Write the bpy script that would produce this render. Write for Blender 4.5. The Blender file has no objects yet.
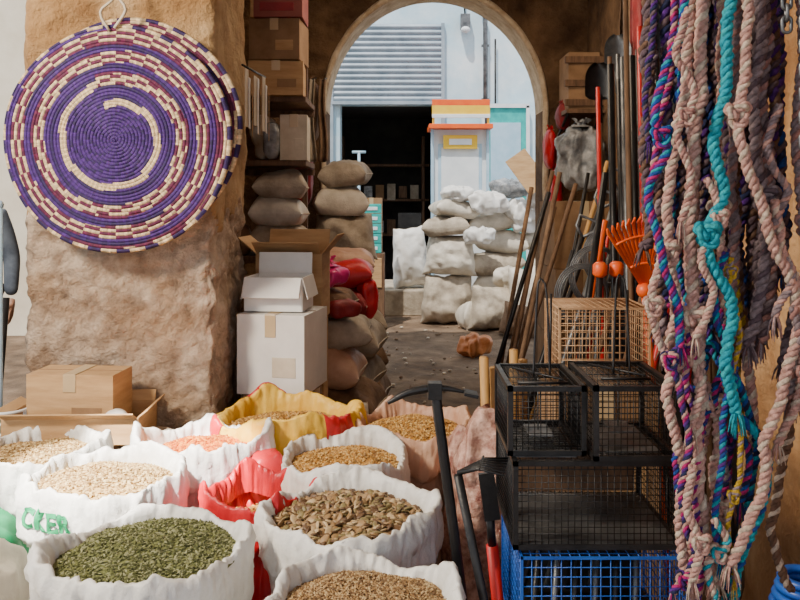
import bpy, math, random, bmesh
from mathutils import Vector, Matrix, noise
random.seed(7)
S = bpy.context.scene
pi = math.pi
V = Vector

# ------------------------------------------------------------ materials
def M(name, c1, c2=None, scale=8, rough=.8, bump=0.0, bscale=40, metal=0, stretch=(1,1,1), lo=.35, hi=.65, dist=.01, attr=None, c3=None, crumple=0, cdist=.02, stain=None):
    m = bpy.data.materials.new(name); m.use_nodes = True
    nt = m.node_tree; N = nt.nodes; L = nt.links
    b = N['Principled BSDF']
    b.inputs['Roughness'].default_value = rough
    b.inputs['Metallic'].default_value = metal
    if c2 is None: c2 = tuple(c*.8 for c in c1)
    tc = N.new('ShaderNodeTexCoord'); mp = N.new('ShaderNodeMapping')
    mp.inputs['Scale'].default_value = stretch
    L.new(tc.outputs['Object'], mp.inputs['Vector'])
    if attr:
        a = N.new('ShaderNodeAttribute'); a.attribute_name = attr
        L.new(a.outputs['Color'], b.inputs['Base Color'])
    else:
        t = N.new('ShaderNodeTexNoise'); t.inputs['Scale'].default_value = scale; t.inputs['Detail'].default_value = 8; t.inputs['Roughness'].default_value=.62; out = t.outputs['Fac']
        L.new(mp.outputs['Vector'], t.inputs['Vector'])
        r = N.new('ShaderNodeValToRGB')
        r.color_ramp.elements[0].position = lo; r.color_ramp.elements[0].color = (*c1, 1)
        r.color_ramp.elements[1].position = hi; r.color_ramp.elements[1].color = (*c2, 1)
        if c3:
            e = r.color_ramp.elements.new((lo+hi)/2); e.color = (*c3, 1)
        L.new(out, r.inputs['Fac']); col = r.outputs['Color']
        if stain:
            t2 = N.new('ShaderNodeTexNoise'); t2.inputs['Scale'].default_value = stain[1]; t2.inputs['Detail'].default_value = 5; t2.inputs['Distortion'].default_value=.6
            L.new(mp.outputs['Vector'], t2.inputs['Vector'])
            r2 = N.new('ShaderNodeValToRGB'); r2.color_ramp.elements[0].position=.44; r2.color_ramp.elements[1].position=.60
            L.new(t2.outputs['Fac'], r2.inputs['Fac'])
            mx = N.new('ShaderNodeMix'); mx.data_type='RGBA'; mx.blend_type='MULTIPLY'
            L.new(r2.outputs['Color'], mx.inputs[0]); L.new(col, mx.inputs[6]); mx.inputs[7].default_value=(*stain[0],1)
            col = mx.outputs[2]
        L.new(col, b.inputs['Base Color'])
    if bump > 0:
        n2 = N.new('ShaderNodeTexNoise'); n2.inputs['Scale'].default_value = bscale; n2.inputs['Detail'].default_value = 10; n2.inputs['Roughness'].default_value=.65
        L.new(mp.outputs['Vector'], n2.inputs['Vector'])
        bp = N.new('ShaderNodeBump'); bp.inputs['Strength'].default_value = bump; bp.inputs['Distance'].default_value = dist
        L.new(n2.outputs['Fac'], bp.inputs['Height']); L.new(bp.outputs['Normal'], b.inputs['Normal'])
        if crumple:
            n3 = N.new('ShaderNodeTexNoise'); n3.noise_type='RIDGED_MULTIFRACTAL'; n3.inputs['Scale'].default_value=crumple; n3.inputs['Detail'].default_value=3; n3.inputs['Distortion'].default_value=.4
            L.new(mp.outputs['Vector'], n3.inputs['Vector'])
            b2 = N.new('ShaderNodeBump'); b2.inputs['Strength'].default_value=.9; b2.inputs['Distance'].default_value=cdist
            L.new(n3.outputs['Fac'], b2.inputs['Height']); L.new(bp.outputs['Normal'], b2.inputs['Normal']); L.new(b2.outputs['Normal'], b.inputs['Normal'])
    return m

mud = M('mud_plaster', (.36,.205,.09), (.68,.46,.25), 5.5, .95, 1.0, 10, c3=(.54,.345,.165), lo=.3, hi=.72, dist=.07, stain=((.78,.68,.56),2.2))
mudlow = M('rough_mud_stone', (.28,.19,.13), (.80,.64,.49), 10, .95, 1.0, 13, c3=(.60,.45,.33), lo=.3, hi=.72, dist=.08, stain=((.74,.65,.56),3.5))
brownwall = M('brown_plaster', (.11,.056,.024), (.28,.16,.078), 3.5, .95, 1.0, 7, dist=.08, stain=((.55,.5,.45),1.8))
litedge = M('cream_lit_edge', (.50,.36,.22), (.78,.64,.45), 9, .9, .8, 16, dist=.02)  # pale tone puts the light on the arch edge into the colour
rightmud = M('ochre_plaster', (.38,.19,.07), (.64,.38,.18), 4, .9, .9, 12, dist=.05, stain=((.7,.6,.5),3))
dirt = M('dusty_floor', (.085,.054,.033), (.30,.205,.13), 3.5, .95, .9, 14, dist=.03, c3=(.18,.12,.075), lo=.3, hi=.7, stain=((.65,.6,.55),1.5))
bluewall = M('pale_blue_plaster', (.50,.72,.84), (.80,.88,.92), 1.6, .9, .3, 15, stain=((.8,.85,.88),1.2))
palewall = M('pale_beige_plaster', (.66,.56,.42), (.80,.71,.56), 2, .9, .3, 12)
shut = M('shutter_metal', (.24,.31,.37), (.38,.44,.50), 3, .5, 0, metal=.2)
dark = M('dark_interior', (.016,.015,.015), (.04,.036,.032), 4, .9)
CR=dict(crumple=7, cdist=.014)
poly = M('white_woven_poly', (.64,.62,.58), (.84,.83,.80), 6, .45, .6, 60, dist=.005, crumple=9, cdist=.016)
poly2 = M('offwhite_woven_poly', (.44,.39,.31), (.70,.64,.54), 6, .6, .6, 40, dist=.006, crumple=6, cdist=.02)
greysack = M('dusty_grey_sack', (.27,.22,.16), (.52,.44,.34), 6, .8, .8, 30, dist=.010, crumple=5, cdist=.02)
pinksack = M('pinkish_beige_sack', (.50,.26,.16), (.70,.45,.31), 6, .5, .7, 40, dist=.006, **CR)
yellowsack = M('yellow_sack', (.76,.41,.02), (.86,.58,.08), 6, .45, .6, 40, dist=.006, **CR)
redsack = M('red_printed_sack', (.50,.006,.015), (.68,.025,.035), 5, .35, .6, 30, dist=.006, **CR)
magenta = M('magenta_plastic', (.68,.01,.18), (.82,.05,.30), 6, .3, .6, 25, dist=.006, crumple=14, cdist=.012)
darkred = M('dark_red_sack', (.17,.008,.012), (.34,.02,.025), 5, .55, .6, 30, **CR)
brownsack = M('brown_jute', (.12,.065,.034), (.27,.165,.095), 8, .9, .8, 50, **CR)
card = M('cardboard', (.40,.23,.10), (.54,.34,.165), 5, .85, .1, 60, stretch=(1,1,6))
card2 = M('dark_cardboard', (.20,.11,.05), (.33,.195,.10), 5, .85, .1, 60)
whitecard = M('white_cardboard', (.66,.64,.61), (.80,.78,.75), 4, .7)
tape = M('packing_tape', (.50,.36,.2), (.56,.42,.25), 4, .3)
wood = M('light_wood', (.46,.24,.07), (.62,.36,.12), 6, .6, .1, 40, stretch=(6,6,1))
wood2 = M('dark_wood', (.085,.042,.02), (.19,.10,.05), 6, .7, .2, 40, stretch=(6,6,1))
iron = M('black_iron', (.007,.007,.008), (.024,.022,.022), 12, .40, .2, 60, metal=.3)
steel = M('tool_steel', (.08,.083,.088), (.22,.225,.23), 10, .4, .2, 30, metal=.6)
rust = M('rusty_wire', (.40,.22,.11), (.58,.38,.22), 12, .6, metal=.2)
orange = M('orange_plastic', (.82,.09,.010), (.90,.15,.015), 6, .4)
redp = M('red_plastic', (.48,.01,.01), (.62,.022,.02), 6, .4)
bluewire = M('blue_wire', (.01,.06,.34), (.015,.12,.50), 8, .4)
greyplastic = M('grey_plastic_wrap', (.12,.13,.14), (.38,.39,.40), 12, .25, .9, 20, dist=.01, crumple=9, cdist=.02)
clearbag = M('pink_clear_bag', (.26,.09,.07), (.76,.48,.38), 22, .18, 1.0, 22, dist=.02, crumple=14, cdist=.03)
teal = M('teal_label', (.01,.34,.33), (.03,.50,.46), 9, .5)
whitep = M('white_paint', (.70,.74,.77), (.80,.83,.85), 6, .5)
paleblue = M('pale_blue_paint', (.34,.54,.68), (.46,.62,.76), 6, .5)
yellow = M('yellow_board', (.85,.50,.02), (.92,.62,.05), 4, .5)
greenp = M('green_print', (.01,.22,.08), (.015,.30,.12), 9, .5)
papers = M('paper', (.50,.42,.31), (.66,.58,.46), 8, .8)
g_herb = [M('dried_herb_a', (.12,.135,.04), (.19,.20,.065), 60, .9), M('dried_herb_b', (.24,.25,.12), (.30,.30,.165), 60, .9), M('dried_herb_c', (.05,.055,.015), (.08,.09,.025), 60, .9)]
g_pump = [M('pumpkin_seed_a', (.26,.15,.06), (.36,.23,.11), 40, .5), M('pumpkin_seed_b', (.17,.13,.05), (.25,.19,.08), 40, .5), M('pumpkin_seed_c', (.44,.31,.16), (.52,.38,.21), 40, .5), M('pumpkin_seed_d', (.10,.05,.02), (.14,.075,.035), 40, .5)]
g_brown = [M('grain_brown_a', (.30,.17,.06), (.38,.23,.10), 60, .7), M('grain_brown_b', (.44,.30,.14), (.50,.36,.18), 60, .7), M('grain_brown_c', (.13,.065,.025), (.18,.10,.04), 60, .7)]
g_amber = [M('grain_amber_a', (.48,.23,.04), (.56,.30,.07), 60, .6), M('grain_amber_b', (.62,.39,.12), (.68,.45,.17), 60, .6), M('grain_amber_c', (.25,.12,.025), (.32,.17,.045), 60, .6)]
g_pale = [M('grain_pale_a', (.44,.28,.10), (.50,.33,.14), 60, .7), M('grain_pale_b', (.56,.40,.18), (.60,.45,.22), 60, .7), M('grain_pale_c', (.24,.14,.045), (.30,.18,.07), 60, .7)]
g_orange = [M('spice_orange_a', (.70,.15,.008), (.76,.2,.02), 60, .8), M('spice_orange_b', (.76,.24,.02), (.80,.3,.04), 60, .8), M('spice_orange_c', (.40,.08,.008), (.46,.11,.012), 60, .8)]

# ------------------------------------------------------------ mesh builder
class B:
    def __init__(s):
        s.v=[]; s.f=[]; s.mi=[]; s.sm=[]; s.mats=[]
    def idx(s,m):
        if m not in s.mats: s.mats.append(m)
        return s.mats.index(m)
    def add(s,vs,fs,m,smooth=False):
        o=len(s.v); s.v += [tuple(x) for x in vs]; i=s.idx(m)
        for f in fs:
            s.f.append(tuple(o+k for k in f)); s.mi.append(i); s.sm.append(smooth)
    def box(s,c,size,m,rot=None):
        c=V(c); R = rot if rot is not None else Matrix.Identity(3)
        vs=[]
        for dz in (-.5,.5):
            for dx,dy in ((-.5,-.5),(.5,-.5),(.5,.5),(-.5,.5)):
                vs.append(c+R@V((dx*size[0],dy*size[1],dz*size[2])))
        s.add(vs,[(0,3,2,1),(4,5,6,7),(0,1,5,4),(1,2,6,5),(2,3,7,6),(3,0,4,7)],m)
    def grid(s,fn,nu,nv,m,wu=False,wv=False,smooth=True):
        vs=[fn(i/(nu if wu else nu-1), j/(nv if wv else nv-1)) for i in range(nu) for j in range(nv)]
        fs=[]
        for i in range(nu if wu else nu-1):
            for j in range(nv if wv else nv-1):
                a=i*nv+j; b=((i+1)%nu)*nv+j; c=((i+1)%nu)*nv+(j+1)%nv; d=i*nv+(j+1)%nv
                fs.append((a,b,c,d))
        s.add(vs,fs,m,smooth)
    def tube(s,pts,r,m,n=8,smooth=True,caps=True,closed=False):
        pts=[V(p) for p in pts]; k=len(pts)
        if not isinstance(r,(list,tuple)): r=[r]*k
        vs=[]; nrm=None
        for i,p in enumerate(pts):
            if closed: t=(pts[(i+1)%k]-pts[i-1])
            else: t=(pts[min(i+1,k-1)]-pts[max(i-1,0)])
            if t.length<1e-9: t=V((0,0,1))
            t.normalize()
            if nrm is None:
                a=V((0,0,1)) if abs(t.z)<.9 else V((1,0,0))
                nrm=t.cross(a).normalized()
            else:
                nrm=(nrm-t*nrm.dot(t))
                if nrm.length<1e-6: nrm=t.orthogonal()
                nrm.normalize()
            bn=t.cross(nrm)
            for j in range(n):
                a=2*pi*j/n
                vs.append(p+(nrm*math.cos(a)+bn*math.sin(a))*r[i])
        fs=[]
        for i in range(k if closed else k-1):
            i2=(i+1)%k
            for j in range(n):
                fs.append((i*n+j,i*n+(j+1)%n,i2*n+(j+1)%n,i2*n+j))
        if caps and not closed:
            fs.append(tuple(range(n))[::-1]); fs.append(tuple((k-1)*n+j for j in range(n)))
        s.add(vs,fs,m,smooth)
    def ell(s,c,rad,m,rot=None,nu=12,nv=8):
        c=V(c); R = rot if rot is not None else Matrix.Identity(3)
        def fn(u,v):
            a=2*pi*u; b=pi*(v-.5)
            return c+R@V((rad[0]*math.cos(a)*math.cos(b),rad[1]*math.sin(a)*math.cos(b),rad[2]*math.sin(b)))
        s.grid(fn,nu,nv,m,wu=True)
    def build(s,name,bevel=0,subsurf=0,parent=None,solid=0):
        xs=[p[0] for p in s.v]; ys=[p[1] for p in s.v]; zs=[p[2] for p in s.v]
        o=V(((min(xs)+max(xs))/2,(min(ys)+max(ys))/2,min(zs)))
        me=bpy.data.meshes.new(name)
        me.from_pydata([tuple(V(p)-o) for p in s.v],[],s.f)
        for m in s.mats: me.materials.append(m)
        me.polygons.foreach_set('material_index',s.mi)
        me.polygons.foreach_set('use_smooth',s.sm)
        me.update()
        ob=bpy.data.objects.new(name,me); ob.location=o
        S.collection.objects.link(ob)
        if solid:
            md=ob.modifiers.new('s','SOLIDIFY'); md.thickness=solid
        if bevel:
            md=ob.modifiers.new('b','BEVEL'); md.width=bevel; md.segments=2; md.limit_method='ANGLE'
        if subsurf:
            md=ob.modifiers.new('ss','SUBSURF'); md.levels=subsurf; md.render_levels=subsurf
        if parent: ob.parent=parent
        return ob
def RZ(a): return Matrix.Rotation(math.radians(a),3,'Z')
def RX(a): return Matrix.Rotation(math.radians(a),3,'X')
def RY(a): return Matrix.Rotation(math.radians(a),3,'Y')
def basis(d):
    d=V(d).normalized(); a=V((0,1,0)) if abs(d.y)<.9 else V((1,0,0))
    x=a.cross(d).normalized(); y=d.cross(x)
    return Matrix((x,y,d)).transposed()
def nz(x,y,z): return noise.noise(V((x,y,z)))
def catmull(P,step):
    P=[V(p) for p in P]; P=[P[0]*2-P[1]]+P+[P[-1]*2-P[-2]]
    out=[]
    for i in range(1,len(P)-2):
        L=(P[i+1]-P[i]).length; n=max(2,int(L/step))
        for k in range(n):
            t=k/n; a,b,c,d=P[i-1],P[i],P[i+1],P[i+2]
            out.append(.5*((2*b)+(c-a)*t+(2*a-5*b+4*c-d)*t*t+(3*b-a-3*c+d)*t**3))
    out.append(P[-2]); return out

# ------------------------------------------------------------ shell
def rough_pillar(name,x0,x1,y0,y1,z0,z1,m_low,m_up,zsplit,amp,rc=.05,res=.03,seed=0):
    b=B(); w=x1-x0; d=y1-y0; per=2*(w+d); nu=int(per/res); nv=int((z1-z0)/res)
    def rect(u):
        a=u*per
        if a<w: p=(x0+a,y0)
        elif a<w+d: p=(x1,y0+a-w)
        elif a<2*w+d: p=(x1-(a-w-d),y1)
        else: p=(x0,y1-(a-2*w-d))
        return p
    def fn(u,v):
        x,y=rect(u); z=z0+v*(z1-z0)
        qx=min(max(x,x0+rc),x1-rc); qy=min(max(y,y0+rc),y1-rc)
        n=V((x-qx,y-qy,0))
        if n.length>1e-6: n.normalize()
        low=z<zsplit+nz(x*4,y*4,seed)*.35
        k=1.0 if low else .30
        a=nz(x*2.2+seed,y*2.2,z*2.2)*amp*.45+nz(x*7+seed,y*7,z*7)*amp*.42*k+nz(x*17,y*17+seed,z*17)*amp*.42*k+nz(x*34,y*34+seed,z*34)*amp*.25*k+(0.008 if not low else 0)
        return V((qx,qy,z))+n*(rc+a-amp*.2)
    vs=[fn(i/nu,j/(nv-1)) for i in range(nu) for j in range(nv)]
    lo=[];up=[]
    for i in range(nu):
        for j in range(nv-1):
            f=(i*nv+j,((i+1)%nu)*nv+j,((i+1)%nu)*nv+j+1,i*nv+j+1)
            c=vs[f[0]]
            (lo if c.z<zsplit+nz(c.x*4,c.y*4,seed)*.35+nz(c.x*15,c.y*15,c.z*15)*.06 else up).append(f)
    b.add(vs,lo,m_low,True)
    i=b.idx(m_up)
    for f in up: b.f.append(f); b.mi.append(i); b.sm.append(True)
    return b.build(name)

def simple(name,boxes,bevel=0):
    b=B()
    for bx in boxes: b.box(*bx)
    return b.build(name,bevel)

simple('floor',[((0,5,-.05),(14,20,.1),dirt)])
b=B()
def fl(u,v):
    x=-1.4+2.9*u; y=3.4+8.4*v
    return (x,y,.003+.03*max(0,nz(x*2,y*2,0))+.012*max(0,nz(x*6,y*6,4)))
b.grid(fl,60,160,dirt); b.build('floor_path')
b=B()
for i in range(110):
    x=random.uniform(-.2,.9); y=random.uniform(4.2,9.4); s_=random.uniform(.006,.026)
    b.ell((x,y,.015+s_*.3),(s_,s_*random.uniform(.6,1),s_*.5),[brownsack,greysack,dirt,papers][i%4],RZ(random.uniform(0,90)),7,5)
b.build('scattered_pebbles')
rough_pillar('pillar_left',-1.56,-.76,3.30,3.95,0,3.4,mudlow,mud,1.45,.05,seed=3,res=.015)
rough_pillar('pillar_right',1.0,1.5,1.1,2.38,0,3.4,rightmud,rightmud,1.0,.02,seed=9,res=.04)
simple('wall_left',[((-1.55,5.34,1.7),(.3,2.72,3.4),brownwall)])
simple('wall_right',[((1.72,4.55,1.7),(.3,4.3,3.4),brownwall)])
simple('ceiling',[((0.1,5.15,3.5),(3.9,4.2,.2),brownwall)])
def arch(name,cx,r,zs,y0,y1,xl,xr,zt,m,mi,zsc=1.10):
    b=B(); n=40
    P=[(cx-r*math.cos(pi*i/n), zs+r*zsc*math.sin(pi*i/n)) for i in range(n+1)]
    for i in range(n):
        (ax,az),(bx,bz)=P[i],P[i+1]
        b.add([(ax,y0,az),(bx,y0,bz),(bx,y0,zt),(ax,y0,zt)],[(0,1,2,3)],m)
        b.add([(ax,y1,az),(bx,y1,bz),(bx,y1,zt),(ax,y1,zt)],[(3,2,1,0)],m)
        b.add([(ax,y0,az),(bx,y0,bz),(bx,y1,bz),(ax,y1,az)],[(3,2,1,0)],mi,True)
    b.box(((xl+cx-r)/2,(y0+y1)/2,zt/2),(cx-r-xl,y1-y0,zt),m)
    b.box(((xr+cx+r)/2,(y0+y1)/2,zt/2),(xr-cx-r,y1-y0,zt),m)
    return b.build(name)
cx,r,zs=.29,.91,2.25
arch('wall_back',cx,r,zs,6.7,7.1,-1.7,1.9,3.8,brownwall,litedge)
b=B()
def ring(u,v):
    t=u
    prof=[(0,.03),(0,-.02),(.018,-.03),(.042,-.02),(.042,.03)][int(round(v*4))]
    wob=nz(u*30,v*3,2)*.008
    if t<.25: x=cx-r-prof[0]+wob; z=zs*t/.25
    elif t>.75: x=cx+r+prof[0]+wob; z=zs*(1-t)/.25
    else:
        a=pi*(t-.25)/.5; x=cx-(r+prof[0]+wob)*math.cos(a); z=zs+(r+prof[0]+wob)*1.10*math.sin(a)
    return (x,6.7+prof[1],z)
b.grid(ring,201,5,litedge); b.build('lit_edge_trim_1')  # raised band added to paint the brightly lit jamb edge
b=B(); Y=12.0
for (xa,xb,za,zb) in ((-4,-.9,0,6),(.5,5,0,6),(-.9,.5,2.95,6)):
    b.box(((xa+xb)/2,Y+.2,(za+zb)/2),(xb-xa,.4,zb-za),bluewall)
b.build('wall_yard')
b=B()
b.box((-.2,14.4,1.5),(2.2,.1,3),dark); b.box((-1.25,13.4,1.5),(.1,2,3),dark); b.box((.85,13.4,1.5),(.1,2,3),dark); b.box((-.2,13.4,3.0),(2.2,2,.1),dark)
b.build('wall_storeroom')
b=B()
for i in range(14):
    z=2.97+i*.083
    def sl(u,v,z=z): return (-1.0+1.62*u, 11.96-.03*math.sin(pi*v), z+.083*v)
    b.grid(sl,2,6,shut)
b.box((-.19,11.93,2.95),(1.66,.05,.05),shut); b.box((-1.02,11.95,2.07),(.05,.06,4.14),shut); b.box((.64,11.95,2.07),(.05,.06,4.14),shut)
b.build('roller_shutter')
b=B(); b.tube([(1.27,11.9,1.9),(1.27,11.9,4.2),(1.22,11.9,4.35),(1.22,11.9,5.5)],.035,steel)
for z in (2.2,3.0,3.8): b.box((1.27,11.93,z),(.11,.05,.03),steel)
b.build('drain_pipe')
b=B(); b.tube([(1.42,11.92,2.4),(1.42,11.92,3.9)],.014,iron); b.build('wall_conduit')
b=B(); b.tube([(.9,11.92,5.2),(.93,11.9,4.7),(.97,11.92,4.25)],.012,iron); b.box((.97,11.9,4.15),(.14,.12,.22),steel); b.ell((.97,11.84,4.02),(.07,.07,.05),whitep); b.build('wall_lantern')
b=B(); b.box((1.57,11.93,1.45),(.62,.05,2.9),teal)
b.box((1.57,11.9,2.9),(.7,.06,.06),whitep); b.box((1.24,11.9,1.45),(.05,.06,2.9),whitep); b.box((1.90,11.9,1.45),(.05,.06,2.9),whitep)
b.box((1.57,11.895,.6),(.45,.02,.8),paleblue); b.box((1.57,11.895,2.0),(.45,.02,1.3),paleblue)
b.build('door_1')
simple('stone_step',[((-.05,11.0,.17),(.9,1.4,.34),greysack)],.02)
simple('wall_alley',[((-4.2,9,2),(5,.3,4),palewall)])
b=B()
def aw(u,v):
    x=-4.5+9*u; y=-2.2+5.3*v; return (x,y,3.75-.12*math.sin(pi*((u*4)%1))+.05*v)
b.grid(aw,49,12,brownsack)
for x in (-4.5,-2.25,0,2.25,4.5): b.tube([(x,-2.2,3.77),(x,3.1,3.82)],.025,wood2)
for x in (-4.5,4.5):
    for y in (-2.2,3.1): b.tube([(x,y,0),(x,y,3.8)],.035,wood2)
b.build('added_shade_awning',solid=.004)  # unseen awning, added to keep direct sun off the foreground sacks

# ------------------------------------------------------------ generic goods
def carton(name,x,y,z,w,d,h,rz,m,open_=False,flap=.5,angs=None,tp=True):
    b=B(); R=RZ(rz); c=V((x,y,z)); t=.006
    def bx(p,s,mm,r2=None): b.box(c+R@V(p),s,mm,R if r2 is None else R@r2)
    if not open_:
        bx((0,0,h/2),(w,d,h),m)
        if tp:
            bx((0,0,h+.0015),(.05,d+.004,.003),tape)
            bx((0,-d/2-.0015,h*.86),(.05,.003,h*.28),tape)
        bx((w*.2,-d/2-.001,h*.35),(w*.35,.002,h*.25),card2 if m==card else card if m==card2 else papers)
        bx((0,.0,h+.0008),(w*.99,.004,.002),card2)
    else:
        bx((0,0,t/2),(w,d,t),m)
        bx((0,-d/2,h/2),(w,t,h),m); bx((0,d/2,h/2),(w,t,h),m); bx((-w/2,0,h/2),(t,d,h),m); bx((w/2,0,h/2),(t,d,h),m)
        f=flap*min(w,d)
        for q,(px,py,ax,L) in enumerate(((0,-d/2,'X',w),(0,d/2,'X',w),(-w/2,0,'Y',d),(w/2,0,'Y',d))):
            ang=random.uniform(20,65) if angs is None else angs[q]
            if ax=='X':
                sg=-1 if py<0 else 1
                off=V((0,sg*math.sin(math.radians(ang))*f/2,math.cos(math.radians(ang))*f/2)); rr=RX(-sg*ang)
                bx(V((px,py,h))+off,(L*.98,t,f),m,rr)
            else:
                sg=-1 if px<0 else 1
                off=V((sg*math.sin(math.radians(ang))*f/2,0,math.cos(math.radians(ang))*f/2)); rr=RY(sg*ang)
                bx(V((px,py,h))+off,(t,L*.98,f),m,rr)
    return b.build(name,.002)

def lump(name,x,y,z,w,d,h,m,rz=0,seed=0,e=.42,tied=False,m2=None,crease=1.0,vert=.6):
    b=B(); R=RZ(rz); c=V((x,y,z+h/2))
    def pw(v,e): return math.copysign(abs(v)**e,v)
    s=min(w,d,h)
    def fn(u,v):
        a=2*pi*u; q=pi*(v-.5)
        p=V((w/2*pw(math.cos(a),e)*pw(math.cos(q),e),d/2*pw(math.sin(a),e)*pw(math.cos(q),e),h/2*pw(math.sin(q),vert)))
        p.z*=1-.28*abs(p.x/(w/2))**3
        p.z+=.05*s*nz(p.x*4,p.y*4,seed)
        rid=abs(nz(p.x*9+seed,p.y*9,p.z*5))
        n=nz(p.x*4+seed,p.y*4,p.z*4+seed)*.13*s+(nz(p.x*16,p.y*16+seed,p.z*9)*.05-rid*.12)*s*crease
        k=1+n/max(p.length,.05)
        p=V((p.x*k,p.y*k,p.z*k)); p.z=max(p.z,-h/2)
        return c+R@p
    b.grid(fn,64,34,m,wu=True)
    if m2:
        def fb(u,v):
            p=fn(.55+.4*u,.36+.26*v); return p+ (p-c).normalized()*.006
        b.grid(fb,30,8,m2)
    if tied:
        def nk(u,v):
            a=2*pi*u; rr=[.32,.16,.07,.11,.19][int(round(v*4))]*min(w,d); zz=[.38,.49,.56,.64,.74][int(round(v*4))]
            rr*=1+.35*math.sin(a*7+seed)*(v>.3)
            return c+R@V((rr*math.cos(a),rr*math.sin(a),h*.5+ (zz-.5)*.5*min(w,d)+.02*math.sin(a*3+seed)*(v>.8)))
        b.grid(nk,40,5,m,wu=True)
    return b.build(name)

def pillow(name,x,y,z,w,d,h,m,rz=0,seed=0,stand=False,stripe=None,puff=1.12,tilt=0):
    """woven sack lying flat (or stand=True: upright on its edge): two sheets sewn at a rectangular seam"""
    b=B(); R=RZ(rz)@RY(tilt)
    if stand: A,Bd,T=w/2,h/2,d/2
    else: A,Bd,T=w/2,d/2,h/2*puff
    c=V((x,y,z+h/2+abs(math.sin(math.radians(tilt)))*w*.15))
    def mk(sg):
        def fn(u,v):
            U=2*u-1; W=2*v-1
            U=math.sin(U*pi/2); W=math.sin(W*pi/2)
            t=max(0,(1-U**4)*(1-W**4))**.42
            px=A*U*(1-.09*(1-W*W)); py=Bd*W*(1-.06*(1-U*U))
            edge=max(abs(U),abs(W))
            n=nz(px*5+seed,py*5,sg*2+seed)*.30+nz(px*14,py*14+seed,sg)*.10-abs(nz(px*10+seed,py*13,sg+4))*.30*(.35+.65*edge**2)
            tt=sg*T*t*(1+n)
            sag=.16*T*nz(px*3,py*3,seed)
            if stand:
                p=V((px+.05*w*nz(py*6,seed,1),tt+sag*2,py+.03*nz(px*8,seed,2)))
                p.x*=1+.06*(1-W)
                if W>.2: p.x*=1-.12*(W-.2)*(1+nz(seed,1,1)); p.y*=1-.35*(W-.2)
                p.z=max(p.z,-h/2)
            else:
                p=V((px,py,tt+sag-T*.12*edge**6)); p.z=max(p.z,-h/2*1.02)
            return c+R@p
        return fn
    f1,f2=mk(1),mk(-1)
    b.grid(f1,34,28,m); b.grid(lambda u,v:f2(1-u,v),34,28,m)
    fs=f1
    b.tube([fs(i/20,1) for i in range(21)] if stand else [fs(1,i/20) for i in range(21)],.004,papers,5)
    if stripe:
        ff=f2 if stand else f1
        b.grid(lambda u,v:(ff(.25+.5*u,.35+.25*v)+(R@V((0,-.006,0)) if stand else V((0,-.002,.006)))),20,10,stripe)
    return b.build(name)

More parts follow.
